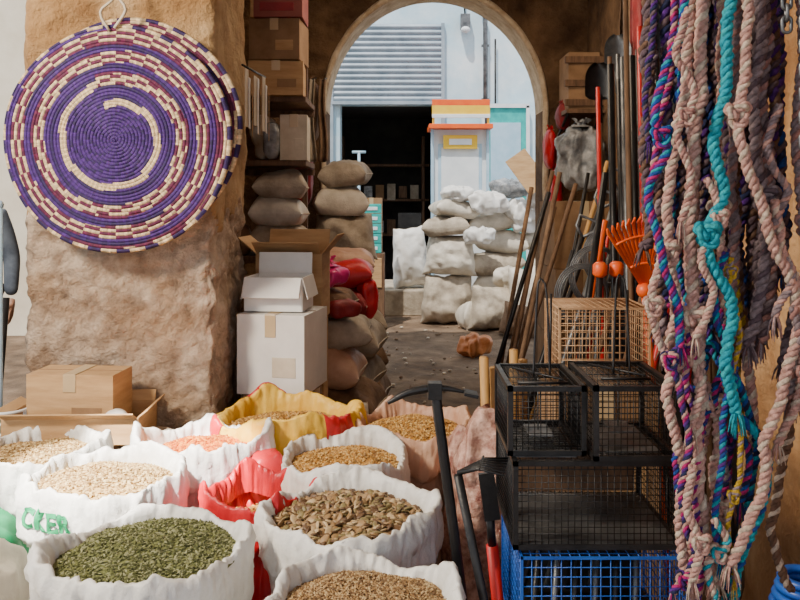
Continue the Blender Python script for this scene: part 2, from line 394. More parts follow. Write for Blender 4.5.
def open_sack(name,x,y,r,h,m,grains,seed=0,sx=1,sy=1,n=900,gs=.004,gl=1.6,gflat=.7,a0=.4,mound=.035,print_=None,fill=.9,peak=.016,text=None,hem=.765):
    b=B()
    prof=[(.0,0,0),(.55,0,0),(.86,.005,0),(.97,.06,0),(1.02,.15,0),(1.04,.24,0),(1.05,.34,0),(1.06,.44,0),(1.05,.53,.0),(1.03,.62,.1),(1.01,.70,.1),(.99,.76,.2),
          (1.0,.785,.4),(1.06,hem,.9),(1.10,hem+.003,1),(1.13,.80,1),(1.145,.84,1),(1.15,.88,1),(1.145,.92,1),(1.13,.955,1),(1.105,.985,1),(1.075,.998,1),(1.045,.995,1),(1.015,.98,1),(.985,.955,.9),(.965,.92,.7),(.94,.86,.4)]
    NP=len(prof)
    def fn(u,v):
        i=int(round(v*(NP-1))); pr,pz,k=prof[i]; a=2*pi*u
        ca,sa=math.cos(a),math.sin(a)
        n1=nz(ca*1.3+seed,sa*1.3,pz*1.0+seed*.7)
        n2=nz(ca*3.2+seed,sa*3.2,pz*3+seed)
        r1=abs(nz(ca*4.5,sa*4.5+seed,pz*5.5-seed)); r2=abs(nz(ca*8+seed,sa*8,pz*14)); r3=abs(nz(ca*3+pz*9,sa*3-pz*9,seed+pz*4)); r4=abs(nz(ca*14+seed,sa*14+pz*6,pz*22))
        rad=r*pr*(1+.09*n1+.035*n2-.17*r1*(.40-.12*k)-.07*r2-.09*r3-.035*r4+.03)
        sq=1+.05*math.cos(4*(a-a0))*k
        z=h*pz+k*(.045*n1+.012*n2+.008*r1+.014*(r2-.2)+peak*max(0,math.cos(4*(a-a0)))**4)
        if pz<.81 and k>=.9: z+=k*.05*nz(ca*2.0,sa*2.0+seed,3)
        return (x+rad*sq*ca*sx, y+rad*sq*sa*sy, max(z,0.0))
    b.grid(fn,260,NP,m,wu=True)
    cr=r*.985; zc=h*fill
    def mz(px,py):
        q=min(1,(px*px+py*py)/(cr*cr)); return zc+mound*(1-q)+.012*nz(px*9+seed,py*9,seed)
    def mf(u,v):
        a=2*pi*u; px=cr*v*math.cos(a); py=cr*v*math.sin(a)
        return (x+px*sx,y+py*sy,mz(px,py))
    b.grid(mf,40,14,grains[0],wu=True)
    rnd=random.Random(seed*13+5)
    base=[(1,0,0),(0,1,0),(-1,0,0),(0,-1,0),(0,0,1),(0,0,-1)]
    fs=[(0,1,4),(1,2,4),(2,3,4),(3,0,4),(1,0,5),(2,1,5),(3,2,5),(0,3,5)]
    for i in range(n):
        rr=cr*.95*math.sqrt(rnd.random()); a=rnd.random()*2*pi; px,py=rr*math.cos(a),rr*math.sin(a)
        R=Matrix.Rotation(rnd.random()*6.3,3,'Z')@Matrix.Rotation(rnd.gauss(0,.45),3,'X')@Matrix.Rotation(rnd.gauss(0,.45),3,'Y')
        c=V((x+px*sx,y+py*sy,mz(px,py)+gs*rnd.uniform(.1,.9))); g=rnd.choice(grains); k=rnd.uniform(.8,1.2)
        if gs>.007: b.ell(c,(gs*gl*k,gs*k,gs*gflat*k),g,R,8,6)
        else: b.add([c+R@V((p[0]*gs*gl*k,p[1]*gs*k,p[2]*gs*gflat*k)) for p in base],fs,g,False)
    if print_:
        for (u0,u1,v0,v1) in print_[1]:
            def fp(u,v):
                uu=(u0+(u1-u0)*u)%1; vv=v0+(v1-v0)*v; i=vv*(NP-1); i0=min(int(i),NP-2); t=i-i0
                A=V(fn(uu,i0/(NP-1))); C=V(fn(uu,(i0+1)/(NP-1)))
                p=A.lerp(C,t); q=V((p.x-x,p.y-y,0)).normalized(); return p+q*.004+V((0,0,.003))
            b.grid(fp,24,14,print_[0])
    ob=b.build(name)
    if text:
        for (word,ang,z,size,mm) in text:
            cu=bpy.data.curves.new('print','FONT'); cu.body=word; cu.size=size; cu.align_x='CENTER'; cu.offset=.003
            to=bpy.data.objects.new('print',cu); S.collection.objects.link(to)
            bpy.context.view_layer.update()
            me=bpy.data.meshes.new_from_object(to.evaluated_get(bpy.context.evaluated_depsgraph_get()))
            bpy.data.objects.remove(to)
            bm=bmesh.new(); bm.from_mesh(me); bmesh.ops.triangulate(bm,faces=bm.faces); bmesh.ops.subdivide_edges(bm,edges=bm.edges,cuts=2,use_grid_fill=True); bmesh.ops.triangulate(bm,faces=bm.faces)
            # lay every letter vertex onto the outer skin of the cuff at its own angle and height
            outer=[i for i in range(NP) if 13<=i<=19] if z>h*.76 else [i for i in range(NP) if 3<=i<=11]
            zl=[(fn((math.radians(ang)/(2*pi))%1,i/(NP-1))[2],i) for i in outer]
            for v in bm.verts:
                a=math.radians(ang)+v.co.x/(r*1.15); zz=z+v.co.y; uu=(a/(2*pi))%1
                row=[V(fn(uu,i/(NP-1))) for i in outer]
                p=None
                for q0,q1 in zip(row,row[1:]):
                    if q0.z<=zz<=q1.z:
                        t=(zz-q0.z)/max(1e-6,q1.z-q0.z); p=q0.lerp(q1,t)
                if p is None: p=row[-1] if zz>row[-1].z else row[0]
                q=V((p.x-x,p.y-y,0)).normalized()
                v.co=p+q*.004-ob.location
            bm.to_mesh(me); bm.free(); me.materials.clear(); me.materials.append(mm)
            po=bpy.data.objects.new('print',me); S.collection.objects.link(po); po.parent=ob
    return ob

# ------------------------------------------------------------ foreground sacks
open_sack('dried_herb_sack',-.635,2.02,.228,.64,poly,g_herb,1,n=5600,gs=.0035,gl=2.2,gflat=.35,fill=.94,hem=.68)
open_sack('pumpkin_seed_sack',-.145,2.26,.220,.635,poly,g_pump,2,n=820,gs=.0108,gl=1.55,gflat=.32,a0=.1,fill=.93)
open_sack('brown_grain_sack',-.080,1.79,.205,.62,poly,g_brown,3,n=5600,gs=.0036,gl=1.5,fill=.93)
open_sack('amber_seed_sack',-.185,2.73,.210,.65,poly,g_amber,4,n=2200,gs=.0045,fill=.91,a0=.7)
open_sack('yellow_seed_sack',-.44,3.13,.215,.67,yellowsack,g_amber,5,n=2400,gs=.0045,fill=.91,sx=1.22,sy=.95,peak=.035,print_=(redsack,[(.52,.60,.42,.99),(.84,.93,.42,.98),(.27,.37,.6,.99)]))
open_sack('orange_seed_sack',.05,3.10,.20,.65,pinksack,g_amber,6,n=2400,gs=.0045,fill=.93)
open_sack('pale_grain_sack',-1.26,2.78,.205,.65,poly,g_pale,7,n=2000,gs=.0045,fill=.93,text=[('AR',-62,.535,.085,greenp)])
open_sack('orange_spice_sack',-.70,2.85,.205,.665,poly,g_orange,8,n=1500,gs=.0045,fill=.90,a0=.1,peak=.04)
open_sack('beige_grain_sack',-.89,2.42,.195,.69,poly,g_pale,9,n=2200,gs=.0045,fill=.93,sx=1.08,text=[('CKER',-118,.575,.075,greenp)])
open_sack('red_printed_sack',-.43,2.48,.160,.62,redsack,g_amber,10,n=300,gs=.0045,fill=.80,peak=.03,text=[('SUGAR',-112,.52,.06,poly)])
lump('striped_rice_bag',-1.12,2.06,0,.32,.26,.60,poly2,10,4,m2=yellow,crease=2)
lump('green_rice_bag',-1.24,2.36,0,.26,.26,.58,greenp,0,6,m2=yellow,crease=2)
lump('yellow_rice_bag',-1.05,1.84,0,.22,.2,.55,yellowsack,0,16,m2=greenp)
lump('folded_red_sack',-.46,2.77,0,.20,.14,.64,redsack,20,5,e=.5,crease=3)
lump('crumpled_grey_sack',-.96,3.12,0,.26,.16,.62,greysack,20,9)

simple('wooden_crate',[((-1.24,3.14,.29),(.5,.24,.58),wood2)],.01)
carton('open_cardboard_box',-1.235,3.11,.585,.50,.26,.10,2,card,True,.18)
carton('cardboard_box',-1.25,3.13,.60,.34,.18,.235,-4,card)
lump('plastic_bag',-1.08,3.04,.61,.10,.06,.10,poly,0,3,e=.9)
carton('brown_carton_stack',-.53,3.66,0,.34,.34,.34,6,card2)
carton('brown_carton_stack',-.53,3.66,.345,.33,.34,.30,4,card2)
carton('white_carton',-.53,3.64,.65,.31,.33,.35,-12,whitecard,False)
carton('open_white_carton',-.55,3.65,1.006,.26,.22,.15,-6,whitecard,True,.45,(150,5,170,165))
carton('open_brown_carton',-.53,3.99,.92,.32,.24,.32,-4,card,True,.5,(60,25,50,40))
carton('cardboard_box',-.53,3.99,0,.32,.24,.45,0,card2)
carton('cardboard_box',-.53,3.99,.455,.32,.24,.45,0,card)
pillow('white_grain_sack',-.60,3.42,0,.24,.14,.60,poly,0,12,True)

# woven mats
def mat_disc(name,x,y,z,R,ph,mt):
    coils=34; nr=coils*4; na=360; verts=[];faces=[];cols=[]
    cream=(.78,.58,.34); pur=(.026,.007,.09); pur2=(.062,.014,.18); maroon=(.12,.006,.05)
    cw=R/coils
    for i in range(nr+1):
        rr=R*i/nr
        for j in range(na):
            a=2*pi*j/na
            ph_=((rr/cw)-a/(2*pi))%1
            bump=.009*abs(math.sin(pi*ph_))
            e = rr*(1+.006*math.sin(5*a))
            yy=-bump-.02*math.cos(rr/R*1.5)
            verts.append((e*math.cos(a),yy,e*math.sin(a)))
    rnd=random.Random(3)
    for i in range(nr):
        for j in range(na):
            faces.append((i*na+j,(i+1)*na+j,(i+1)*na+(j+1)%na,i*na+(j+1)%na))
            rr=(i+.5)/nr; a=(j+.5)/na
            ci=math.floor(rr*coils-a)
            aa=(-a+ph)%1
            s=rr-.28-aa*.19
            turn=math.floor(s/.19)+1; fr=(s/.19)%1
            st=int(a*na/2.5)
            if rr<.4: st=int(a*na/5)
            c=pur2 if (ci%3) else pur
            ck=(st//2+ci*2)
            if s<0: c=pur2 if (st//2+ci)%3 else pur
            elif turn==1:
                if fr<.32: c=cream
            elif turn==2:
                if fr<.52: c=cream if (ck%5)<3 else maroon
                if .52<=fr<.62: c=maroon
            else:
                if fr<.58: c=cream if (ck%4)<2 else maroon
                elif fr>.88: c=maroon
            if rr>.97: c=cream if (st//3)%2 else pur
            f=rnd.uniform(.65,1.2)*(.75 if st%2 else 1.05); cols.append((c[0]*f,c[1]*f,c[2]*f,1))
    me=bpy.data.meshes.new(name); me.from_pydata(verts,[],faces)
    at=me.color_attributes.new('weave','FLOAT_COLOR','CORNER')
    for p in me.polygons:
        p.use_smooth=True
        for l in p.loop_indices: at.data[l].color=cols[p.index]
    me.materials.append(mt)
    ob=bpy.data.objects.new(name,me); ob.location=(x,y,z); S.collection.objects.link(ob)
    md=ob.modifiers.new('s','SOLIDIFY'); md.thickness=.008; md.offset=1
    return ob
fibre=M('woven_palm_fibre',(1,1,1),rough=.7,bump=.6,bscale=160,attr='weave',dist=.004)
mat_disc('woven_palm_mat',-1.125,3.19,1.738,.452,.30,fibre)
mat_disc('woven_palm_mat',-1.085,3.235,1.785,.443,.5,fibre)
b=B(); b.tube(catmull([(-1.15,3.165,2.17),(-1.18,3.15,2.24),(-1.12,3.15,2.30),(-1.10,3.24,2.42)],.02),.006,papers,6)
b.tube(catmull([(-1.13,3.165,2.18),(-1.08,3.15,2.25),(-1.11,3.15,2.31),(-1.10,3.24,2.42)],.02),.006,papers,6)
b.build('hanging_cord')

b=B(); b.tube([(-1.615,3.22,0),(-1.615,3.22,1.48)],.016,paleblue); b.ell((-1.615,3.22,1.48),(.02,.02,.02),paleblue); b.tube([(-1.615,3.22,0),(-1.615,3.22,.02)],.05,paleblue,16); b.build('metal_pole')
b=B()
for z in (.62,.66,.70): b.tube(catmull([(-1.62,3.05,z),(-1.50,2.99,z),(-1.43,3.05,z),(-1.45,3.2,z)],.02),.006,whitep,6)
for p in ((-1.62,3.05),(-1.50,2.99),(-1.43,3.05),(-1.45,3.2)): b.tube([(p[0],p[1],0),(p[0],p[1],.70)],.006,whitep,6)
b.build('white_wire_basket')
b=B()
for k in range(5): b.tube([(-2.05-.05*k,4.0,0),(-2.02-.05*k,4.1,1.0-.05*k)],.02,[iron,steel,iron,bluewire,iron][k],8)
b.box((-2.15,4.15,.2),(.4,.1,.4),wood2)
b.build('leaning_pipe_bundle')

skin=M('skin',(.26,.13,.08),(.32,.17,.11),20,.6); jacket=M('dark_jacket',(.04,.05,.07),(.10,.12,.15),8,.85,.3,30); trouser=M('dark_trousers',(.012,.012,.02),(.03,.03,.04),8,.9); hair=M('black_hair',(.01,.008,.006),(.03,.02,.018),40,.7,.6,80)
def skinmesh(name,V0,E,R,m,parent,sub=2):
    me=bpy.data.meshes.new(name); me.from_pydata(V0,E,[]); me.materials.append(m)
    ob=bpy.data.objects.new(name,me); S.collection.objects.link(ob)
    md=ob.modifiers.new('skin','SKIN'); md.use_smooth_shade=True
    for i,rr in enumerate(R):
        sv=me.skin_vertices[0].data[i]; sv.radius=(rr,rr) if not isinstance(rr,tuple) else rr
    me.skin_vertices[0].data[0].use_root=True
    s=ob.modifiers.new('ss','SUBSURF'); s.levels=sub; s.render_levels=sub
    ob.parent=parent; return ob
man=bpy.data.objects.new('standing_man',None); man.location=(-2.68,5.0,0); man.rotation_euler=(0,0,.15); S.collection.objects.link(man)
Vb=[(0,0,.95),(0,0,1.15),(0,0,1.36),(0,0,1.46),(0,.0,1.52), (.17,0,1.40),(.235,.02,1.14),(.25,-.05,.90),(-.17,0,1.40),(-.235,.02,1.14),(-.25,-.05,.90)]
Eb=[(0,1),(1,2),(2,3),(3,4),(2,5),(5,6),(6,7),(2,8),(8,9),(9,10)]
skinmesh('jacket',Vb,Eb,[(.16,.12),(.15,.115),(.16,.115),(.075,.075),(.06,.06),.065,.055,.042,.065,.055,.042],jacket,man)
Vl=[(0,0,.93),(.09,0,.88),(.10,-.01,.50),(.10,.02,.09),(-.09,0,.88),(-.10,-.01,.50),(-.10,.02,.09)]
skinmesh('trousers',Vl,[(0,1),(1,2),(2,3),(0,4),(4,5),(5,6)],[(.15,.12),.095,.068,.055,.095,.068,.055],trouser,man)
for s in (1,-1):
    skinmesh('shoe_1' if s>0 else 'shoe_2',[(s*.1,.05,.05),(s*.105,-.06,.045),(s*.115,-.17,.035)],[(0,1),(1,2)],[.045,.045,.035],iron,man)
    hv=[(s*.252,-.055,.89),(s*.256,-.07,.84)]; he=[(0,1)]; hr=[.026,(.026,.018)]
    for k,(oy,l) in enumerate(((-.032,.07),(-.011,.08),(.011,.074),(.03,.06))):
        i=len(hv); hv+= [(s*.257,-.07+oy,.81),(s*.254,-.075+oy,.81-l*.55),(s*.244,-.08+oy,.81-l)]; he+=[(1,i),(i,i+1),(i+1,i+2)]; hr+=[.0095,.0088,.0075]
    i=len(hv); hv+=[(s*.245,-.108,.845),(s*.238,-.125,.81)]; he+=[(1,i),(i,i+1)]; hr+=[.011,.009]
    skinmesh('hand_1' if s>0 else 'hand_2',hv,he,hr,skin,man)
b=B()
def head(u,v):
    a=2*pi*u; q=pi*(v-.5); zz=math.sin(q); rr=math.cos(q)
    x=.076*rr*math.cos(a); y=.096*rr*math.sin(a); z=.118*zz
    if zz<0: x*=1+.28*zz; y*=1+.18*zz
    if y<0:
        y-= .018*math.exp(-((x/.012)**2))*math.exp(-(((z+.012)/.022)**2))
        y+= .008*math.exp(-(((abs(x)-.03)/.016)**2))*math.exp(-(((z-.008)/.013)**2))
        y-= .005*math.exp(-((x/.026)**2))*math.exp(-(((z+.052)/.009)**2))
    return (x,y,z+1.62)
b.grid(head,64,48,skin,wu=True)
for s in (1,-1):
    b.ell((s*.077,.005,1.615),(.010,.018,.030),skin); b.ell((s*.03,-.083,1.628),(.011,.007,.006),whitep); b.ell((s*.03,-.089,1.628),(.005,.003,.005),iron)
    b.ell((s*.03,-.088,1.648),(.018,.006,.004),hair)
b.ell((0,-.088,1.567),(.022,.006,.005),M('lips',(.32,.12,.1),(.36,.15,.12),20,.5))
b.tube([(0,.005,1.44),(0,0,1.56)],.052,skin,16)
def hr_(u,v):
    a=2*pi*u; lowz=-.55 if math.sin(a)>-.25 else .35
    q=math.asin(lowz+(1-lowz)*v)
    return (.083*math.cos(q)*math.cos(a),.006+.102*math.cos(q)*math.sin(a),1.622+.126*math.sin(q))
b.grid(hr_,48,14,hair,wu=True)
ob=b.build('head'); ob.parent=man

# ------------------------------------------------------------ left shelf goods
b=B()
for z in (1.15,1.72,2.10): b.box((-.86,5.0,z),(.60,.5,.03),wood2)
for xx in (-1.14,-.62): b.box((xx,5.22,1.4),(.035,.035,2.8),wood2)
for z in (1.13,1.70,2.08): b.box((-.86,5.22,z-.02),(.60,.03,.04),wood2)
b.build('wooden_shelf')
for i,(x,z,w,h,m) in enumerate(((-.73,1.167,.34,.18,greysack),(-.74,1.345,.32,.17,poly2),(-.73,1.51,.32,.16,greysack),(-1.02,1.167,.22,.2,brownsack))):
    pillow('shelf_flour_sack',x,4.92,z,w,.36,h,m,5*i-6,20+i)
lump('plastic_bag',-.84,4.95,1.737,.17,.25,.28,poly2,0,31,e=.7,crease=2)
lump('plastic_bag',-.76,4.76,1.737,.12,.12,.22,greyplastic,0,34,e=.7,crease=2)
carton('cardboard_box',-.64,4.9,1.737,.16,.3,.27,3,papers)
carton('cardboard_box',-.74,4.85,2.117,.32,.32,.20,4,card)
carton('cardboard_box',-.73,4.85,2.325,.30,.32,.24,-3,card2)
b=B(); mar=M('maroon_carton',(.20,.04,.035),(.30,.08,.06),4,.7)
b.box((-.72,4.82,2.73),(.30,.30,.32),mar); b.box((-.865,4.82,2.73),(.02,.302,.322),card); b.box((-.72,4.668,2.80),(.16,.004,.035),papers); b.box((-.72,4.668,2.74),(.12,.004,.02),papers); b.box((-.72,4.668,2.63),(.2,.004,.05),darkred)
b.build('maroon_printed_carton',.003)
carton('cardboard_box',-.72,4.85,2.90,.32,.32,.3,5,card)
carton('cardboard_box',-.74,5.0,0,.30,.4,.56,-3,card2); carton('cardboard_box',-.74,5.0,.565,.30,.4,.32,-3,card)
lump('plastic_bag',-.76,5.0,.89,.28,.3,.2,poly2,0,38)
b=B()
for i in range(9): b.box((-.690+.006*i,3.60+.04*i,1.96-.02*(i%3)),(.003,.05,.26-.03*(i%2)),[papers,whitecard,card][i%3],RZ(8*(i%3)-6))
b.tube([(-.70,3.55,2.10),(-.67,3.98,2.11)],.005,iron,6); b.build('hanging_paper_bundle')
for i,(x,z,h,m) in enumerate(((-.74,1.95,.5,brownsack),(-.98,2.0,.5,brownsack),(-.80,1.45,.45,darkred))):
    lump('hanging_cloth_bag',x,6.45,z,.22,.22,h,m,0,40+i,tied=True)
for i in range(4):
    b=B(); x=-.88+.09*i
    def cl(u,v,x=x,i=i): return (x+.05*(u-.5)*(1+.5*v)+.01*math.sin(v*6+i),6.3+.03*math.sin(u*9+i),2.45-.65*v+.01*nz(u*5,v*5,i))
    b.grid(cl,12,14,[brownsack,darkred,greysack,brownsack][i]); b.tube([(x,6.3,2.44),(x,6.69,2.52)],.006,iron,6); b.build('hanging_cloth',solid=.003)
specs=[(-.36,4.45,0,.46,.5,.26,greysack,0),(-.33,4.45,.26,.46,.46,.22,brownsack,0),(-.40,4.46,.48,.40,.44,.20,pinksack,0),(-.36,4.5,.68,.40,.42,.17,greysack,0),(-.42,4.5,.85,.34,.38,.14,brownsack,0),
(-.33,5.10,0,.50,.46,.28,brownsack,0),(-.37,5.12,.28,.48,.45,.24,greysack,0),(-.33,5.10,.52,.46,.42,.22,greysack,0),(-.38,5.12,.74,.42,.40,.2,darkred,0),(-.36,5.12,.94,.38,.36,.16,redsack,0),
(-.33,5.75,0,.50,.48,.28,brownsack,0),(-.37,5.75,.28,.48,.45,.24,brownsack,0),(-.35,5.75,.52,.46,.42,.24,greysack,0),(-.40,5.75,.76,.42,.4,.22,brownsack,0),(-.38,5.75,.98,.40,.38,.16,pinksack,0),
(-.46,6.3,0,.5,.4,.55,greysack,1),(-.46,6.3,.54,.5,.38,.50,greysack,1),(-.44,6.3,1.03,.48,.36,.36,greysack,1),(-.47,6.3,1.38,.42,.34,.22,poly2,0),(-.43,6.3,1.60,.38,.32,.2,greysack,0),
(-.25,4.06,0,.20,.22,.46,poly2,1),(-.22,4.30,0,.2,.2,.36,pinksack,1)]
for i,(x,y,z,w,d,h,m,st) in enumerate(specs):
    pillow('stacked_sack',x,y,z,w,d,h,m,random.uniform(-18,18),50+i,bool(st),tilt=0 if st or z==0 else random.uniform(-6,6))
lump('magenta_bag',-.40,4.42,1.0,.20,.2,.15,magenta,20,70,tied=True,e=.8,crease=3.5)
lump('red_plastic_bag',-.20,5.0,.76,.12,.16,.26,redsack,20,71,e=.6,crease=3)
lump('dark_red_cloth',-.30,4.32,.86,.20,.14,.10,darkred,30,72,e=.6,crease=3)

# ------------------------------------------------------------ yard sacks and goods
specs=[(.58,9.7,0,.62,.46,.60,greysack,1,0),(.61,9.72,.58,.60,.46,.50,poly2,1,2),(.57,9.72,1.07,.58,.5,.22,greysack,0,-5),(.66,9.75,1.28,.54,.5,.20,poly2,0,7),
(1.22,9.9,0,.72,.6,.30,greysack,0,0),(1.26,9.9,.30,.70,.58,.28,poly2,0,4),(1.15,9.92,.58,.70,.56,.27,greysack,0,-6),(1.26,9.92,.85,.66,.54,.26,poly2,0,5),(1.12,9.92,1.10,.62,.54,.24,poly2,0,-9),
(1.92,9.9,0,.70,.55,.30,poly2,0,0),(1.86,9.9,.30,.70,.55,.28,greysack,0,4),(1.94,9.9,.58,.68,.55,.26,poly2,0,-5),(1.86,9.9,.84,.68,.55,.26,poly2,0,8),
(1.04,9.25,0,.5,.4,.50,greysack,1,3),(1.50,9.2,0,.5,.4,.74,poly2,1,-5),(1.32,8.75,0,.42,.4,.36,brownsack,1,5),(.86,9.3,0,.36,.3,.30,poly2,0,5),
(.13,10.55,.34,.44,.34,.80,poly,1,-4)]
for i,(x,y,z,w,d,h,m,st,ti) in enumerate(specs):
    pillow('grain_sack',x,y,z,w,d,h,m,random.uniform(-20,20),90+i,bool(st),tilt=ti)
for i,(x,y,z,w,h) in enumerate(((1.05,9.6,1.32,.50,.30),(1.52,9.75,1.10,.56,.42),(1.38,9.9,1.52,.5,.26),(.70,9.65,1.48,.40,.20),(1.78,9.7,1.36,.5,.34),(1.30,9.35,.46,.34,.26),(.95,9.45,.98,.26,.22))):
    lump('white_plastic_bag',x,y,z,w,.4,h,[poly,poly,greyplastic,poly,poly,poly2,poly][i],12*i,110+i,e=.75,crease=3)
lump('orange_plastic_bag',.70,7.6,0,.32,.3,.22,M('orange_bag',(.50,.15,.035),(.68,.30,.12),6,.4,.5,20,crumple=9),30,120,e=.6,crease=3)
b=B(); b.box((.80,10.95,1.22),(.72,.55,2.44),whitep)
b.box((.80,10.67,1.85),(.58,.02,.8),paleblue); b.box((.80,10.66,1.85),(.50,.02,.7),whitep); b.box((.80,10.65,1.6),(.5,.02,.03),paleblue)
b.box((.43,10.65,1.3),(.04,.04,2.4),paleblue); b.box((1.17,10.65,1.3),(.04,.04,2.4),paleblue)
b.box((.80,10.80,2.47),(.84,.66,.06),orange)
b.box((.80,10.50,2.66),(.76,.03,.16),yellow); b.box((.80,10.48,2.60),(.76,.02,.05),whitep); b.box((.80,10.50,2.78),(.76,.03,.08),orange)
b.box((.80,10.62,2.27),(.45,.05,.18),yellow); b.box((.80,10.59,2.27),(.3,.02,.08),whitep)
for dx in (-.36,.36): b.box((.8+dx,10.52,2.66),(.03,.03,.32),yellow)
b.build('market_kiosk',.004)
b=B()
for k in range(5):
    b.box((-.36,9.4,.94+k*.115),(.28,.25,.105),teal); b.box((-.36,9.27,.94+k*.115),(.2,.006,.04),whitep)
b.build('detergent_box_stack',.003)
b=B(); b.box((-.36,9.4,.44),(.36,.34,.88),wood2); b.box((-.36,9.22,.66),(.30,.01,.34),card); b.build('wooden_counter',.005)
carton('cardboard_box',-.35,9.9,.0,.3,.3,.8,0,card); carton('cardboard_box',-.35,9.9,.805,.26,.26,.72,0,card2)
simple('leaning_cardboard_sheet',[((1.50,9.42,1.83),(.28,.02,.5),card,RY(-35)@RX(-12))])
b=B()
for z in (.9,1.5,2.1): b.box((-.3,14.0,z),(1.6,.4,.04),wood2)
for x in (-1.0,.4): b.box((x,14.0,1.3),(.05,.4,2.6),wood2)
for k in range(14):
    b.box((-.95+.1*(k%7)*2,13.9,(.92 if k<7 else 1.52)+.12),(.14,.2,.2+.04*(k%3)),random.choice([card2,wood2,greysack,darkred,greyplastic]))
b.build('storeroom_shelf')
b=B(); b.tube([(-.6,11.7,0),(-.6,11.7,2.2)],.02,paleblue); b.tube([(-.7,11.7,2.2),(-.5,11.7,2.2)],.02,paleblue); b.tube([(-.6,11.7,0),(-.6,11.7,.03)],.12,paleblue,16); b.build('pale_blue_post')
b=B()
b.box((.15,12.3,.75),(.36,.3,.04),iron); b.box((.15,12.44,1.05),(.36,.03,.5),iron)
for dx in (-.16,.16):
    for dy in (-.13,.13): b.box((.15+dx,12.3+dy,.37),(.03,.03,.74),iron)
b.build('black_chair')

# ------------------------------------------------------------ right side tools
def tool(name,p0,p1,kind,hm=wood,r=.015,hs=steel,sc=1):
    b=B(); p0=V(p0); p1=V(p1); d=(p1-p0).normalized(); R=basis(d)
    b.tube([p0,p0.lerp(p1,.5),p1],r,hm,10)
    if kind=='shovel':
        b.tube([p1-d*.12,p1+d*.04],r*1.3,hs,10)
        def fn(u,v):
            w=(.105 if v<.55 else .105*math.sqrt(max(0,1-((v-.55)/.47)**2)))*sc
            if v<.08: w*=.75+v*3
            x=(u*2-1)*w
            return p1+d*.02+R@V((x,.03*(1-(u*2-1)**2)-.03*v,v*.27*sc))
        b.grid(fn,11,14,hs)
        def fn2(u,v): return V(fn(1-u,v))+R@V((0,.003,0))
        b.grid(fn2,11,14,hs)
    if kind=='rake':
        b.tube([p1+R@V((-.15,0,0)),p1+R@V((.15,0,0))],.009,hs,8)
        for k in range(11):
            x=-.15+.03*k; b.tube([p1+R@V((x,0,0)),p1+R@V((x,.05,.02)),p1+R@V((x,.085,-.01))],[.005,.004,.002],hs,6)
    if kind=='fan':
        for k in range(13):
            a=math.radians(-26+52*k/12); q=V((math.sin(a),0,math.cos(a)))
            b.tube([p1+R@(q*.02*sc),p1+R@(q*.30*sc),p1+R@(q*.33*sc+V((0,-.03,0)))],[.005,.007,.004],hs,6)
        for rr in (.12*sc,.24*sc): b.tube([p1+R@V((rr*math.sin(math.radians(t)),-.004,rr*math.cos(math.radians(t)))) for t in range(-26,27,4)],.005,hs,6)
        b.ell(p1,(.028,.028,.028),hs)
    if kind=='hoe':
        b.box(p1+R@V((0,.06,0)),(.14,.12,.006),hs,R@RX(15)); b.tube([p1-d*.03,p1+d*.03],r*1.5,hs,10)
    if kind=='grip':
        b.tube([p1,p1+R@V((-.05,0,.05)),p1+R@V((-.05,0,.11)),p1+R@V((.05,0,.11)),p1+R@V((.05,0,.05)),p1],.009,hs,8)
    if kind=='cap':
        b.tube([p1-d*.03,p1-d*.02,p1+d*.015,p1+d*.025],[.014,.026,.026,.016],hs,14)
    return b.build(name)
rd=random.Random(11)
T=[((.45,4.9,0),(.95,5.1,1.55),'none',iron),((.52,4.6,0),(1.10,5.0,1.60),'none',wood2),((.56,4.3,0),(1.15,4.6,1.45),'grip',iron),
((.62,4.1,0),(1.20,4.4,1.55),'grip',steel),((.70,3.9,0),(1.32,4.2,1.50),'hoe',wood2),((.66,3.6,0),(1.0,3.9,1.40),'none',orange),
((.75,3.4,0),(1.25,3.7,1.55),'grip',wood2),((.85,3.3,0),(1.30,3.5,1.58),'rake',redp),((.48,4.0,0),(.98,4.3,1.30),'grip',iron),
((.60,5.2,0),(1.05,5.5,1.70),'none',wood2),((.72,4.8,0),(1.35,5.2,1.75),'none',wood),((.80,4.4,0),(1.42,4.8,1.5),'grip',wood2),
((.95,3.6,0),(1.40,3.8,1.45),'none',steel)]
for p0,p1,k,m in T: tool({'none':'long_handled_tool','grip':'spade_handle','hoe':'garden_hoe','rake':'garden_rake'}[k],p0,p1,k,m,.015)
for i in range(28):
    x0=.50+.036*i; y0=3.4+rd.random()*1.8
    tool('long_handled_tool',(min(x0,1.4),y0,0),(min(1.5,x0+.28+rd.random()*.2),y0+.25,1.1+rd.random()*.6),'none',rd.choice([iron,wood2,iron,steel,iron,redp,wood2,brownsack]),.011+.006*rd.random())
for i in range(22):
    x=1.0+.022*i; y=3.5+.09*(i%5)+.25*(i%3)
    tool('metal_pole',(x,y-.1,0),(min(x+.02,1.5),y+.12,2.1+.35*rd.random()),'none',[wood2,iron,redp,steel,wood2,iron,wood2,iron,steel][i%9],.012+.005*(i%2))
tool('spade',(1.12,4.3,0),(1.12,4.5,2.05),'shovel',wood2,.014,iron,.75); tool('spade',(1.30,4.5,0),(1.28,4.7,2.25),'shovel',wood2,.014,steel,.75)
tool('orange_leaf_rake',(1.0,2.95,0),(.84,2.75,1.19),'fan',orange,.012,orange,.8)
tool('orange_tipped_rod',(.70,3.0,0),(.725,2.9,1.25),'cap',iron,.012,orange); tool('orange_tipped_rod',(.76,3.05,0),(.79,2.92,1.25),'cap',iron,.012,orange)
for i in range(5): tool('wooden_handle',(.36+.04*i,3.2+.05*i,0),(.32+.045*i,3.05+.05*i,.90-.05*(i%3)),'none',wood,.018)
